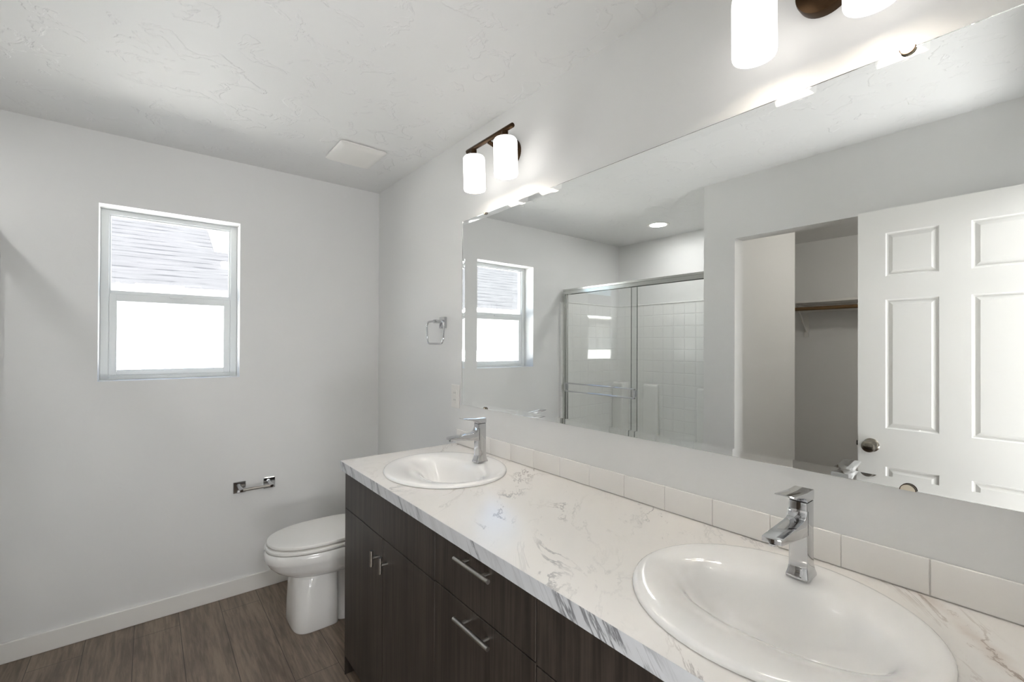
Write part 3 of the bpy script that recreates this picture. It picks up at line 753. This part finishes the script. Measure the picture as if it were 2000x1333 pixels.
obj('door_slab', door_slab(), DOORM, door)
KZ, KY = 0.945, 0.597
for s, x0 in ((1, XDR), (-1, XDR - .035)):
    b = BM(); lathe(b, [(.0, s * .0005), (.031, s * .0005), (.032, s * .004), (.026, s * .010), (.013, s * .013), (.011, s * .026), (.018, s * .031), (.0265, s * .040), (.0285, s * .050), (.0255, s * .060), (.016, s * .066), (.004, s * .068), (.004, s * .0665), (0, s * .0665)], 0, 0, 36, False, 'x', (x0, KY, KZ))
    obj('door_knob', b, KNOBM, door, 40)
b = BM(); box(b, XDR - .030, XDR - .005, DY1 - .001, DY1 + .0012, KZ - .028, KZ + .028); box(b, XDR - .024, XDR - .011, DY1, DY1 + .010, KZ - .012, KZ + .012, .003); obj('latch', b, KNOBM, door)
for z in (.25, 1.03, 1.82):
    b = BM(); tube(b, [(XDR + .006, DY0 - .004, z - .045), (XDR + .006, DY0 - .004, z + .045)], .006, 12); obj('hinge', b, NICKEL, door, 40)

# ================================================================== outside: neighbour's house and ground
b = BM(); box(b, -40, 40, YC + 0.17, 60, -0.45, -0.35); g_ = struct('ground', b, GRND, 'bare ground between the houses')
NY = 5.95
h = thing('neighbor_house', 'sunlit white house with grey shingle roof seen through the window', 'house', (-3, NY, -0.35))
b = BM(); box(b, -12, 8, NY, NY + 0.2, -0.35, 1.95); obj('siding', b, SIDING, h)
b = BM(); box(b, -12.4, 8.4, 5.58, 5.62, 1.915, 1.972); box(b, -12.4, 8.4, 5.62, NY, 1.935, 1.95); obj('fascia', b, FASCIA, h)
b = BM(); tube(b, [(-12.4, 5.462, 1.925), (8.4, 5.462, 1.925)], .036, 12); obj('gutter', b, FASCIA, h, 60)
def roof(bm, x0, x1, ytop, pitch=0.5, ya=5.50, za=1.955):
    uv = bm.loops.layers.uv.verify(); zt = za + (ytop - ya) * pitch; yb2 = ytop + (ytop - ya)
    def quad(q, uvs):
        f = bm.faces.new([bm.verts.new(c) for c in q])
        for l, u in zip(f.loops, uvs): l[uv].uv = u
    s = math.hypot(ytop - ya, zt - za)
    quad([(x0, ya, za), (x1, ya, za), (x1, ytop, zt), (x0, ytop, zt)], [(x0, 0), (x1, 0), (x1, s), (x0, s)])
    quad([(x1, yb2, za), (x0, yb2, za), (x0, ytop, zt), (x1, ytop, zt)], [(x1, 0), (x0, 0), (x0, s), (x1, s)])
    quad([(x0, ya, za - .04), (x0, yb2, za - .04), (x1, yb2, za - .04), (x1, ya, za - .04)], [(0, 0)] * 4)
    for x in (x0, x1):
        f = bm.faces.new([bm.verts.new(c) for c in ((x, ya, za - .04), (x, ya, za), (x, ytop, zt), (x, yb2, za), (x, yb2, za - .04))])
    f = bm.faces.new([bm.verts.new(c) for c in ((x0, ya, za - .04), (x1, ya, za - .04), (x1, ya, za), (x0, ya, za))])
b = BM(); roof(b, -12.4, -0.58, 9.6); obj('roof', b, SHING, h)
b = BM(); roof(b, -0.58, 8.4, 6.72); obj('roof', b, SHING, h)
for x, y in ((-0.42, 6.35), (-3.55, 7.3)):
    zr = 1.955 + (y - 5.5) * .5
    b = BM(); tube(b, [(x, y, zr - .05), (x, y, zr + .26)], .035, 14); k = obj('vent_pipe', b, PIPE, h, 50)
    b = BM(); box(b, x - .14, x + .14, y - .14, y + .14, zr - .08, zr - .0, .01); obj('flashing', b, FASCIA, k)
b = BM(); box(b, -1.33, -0.66, NY - .03, NY + .01, 0.78, 1.84, .005); wn = obj('window', b, FASCIA, h)
b = BM(); box(b, -1.27, -0.72, NY - .032, NY - .028, 0.84, 1.78); obj('pane', b, NGLASS, wn)
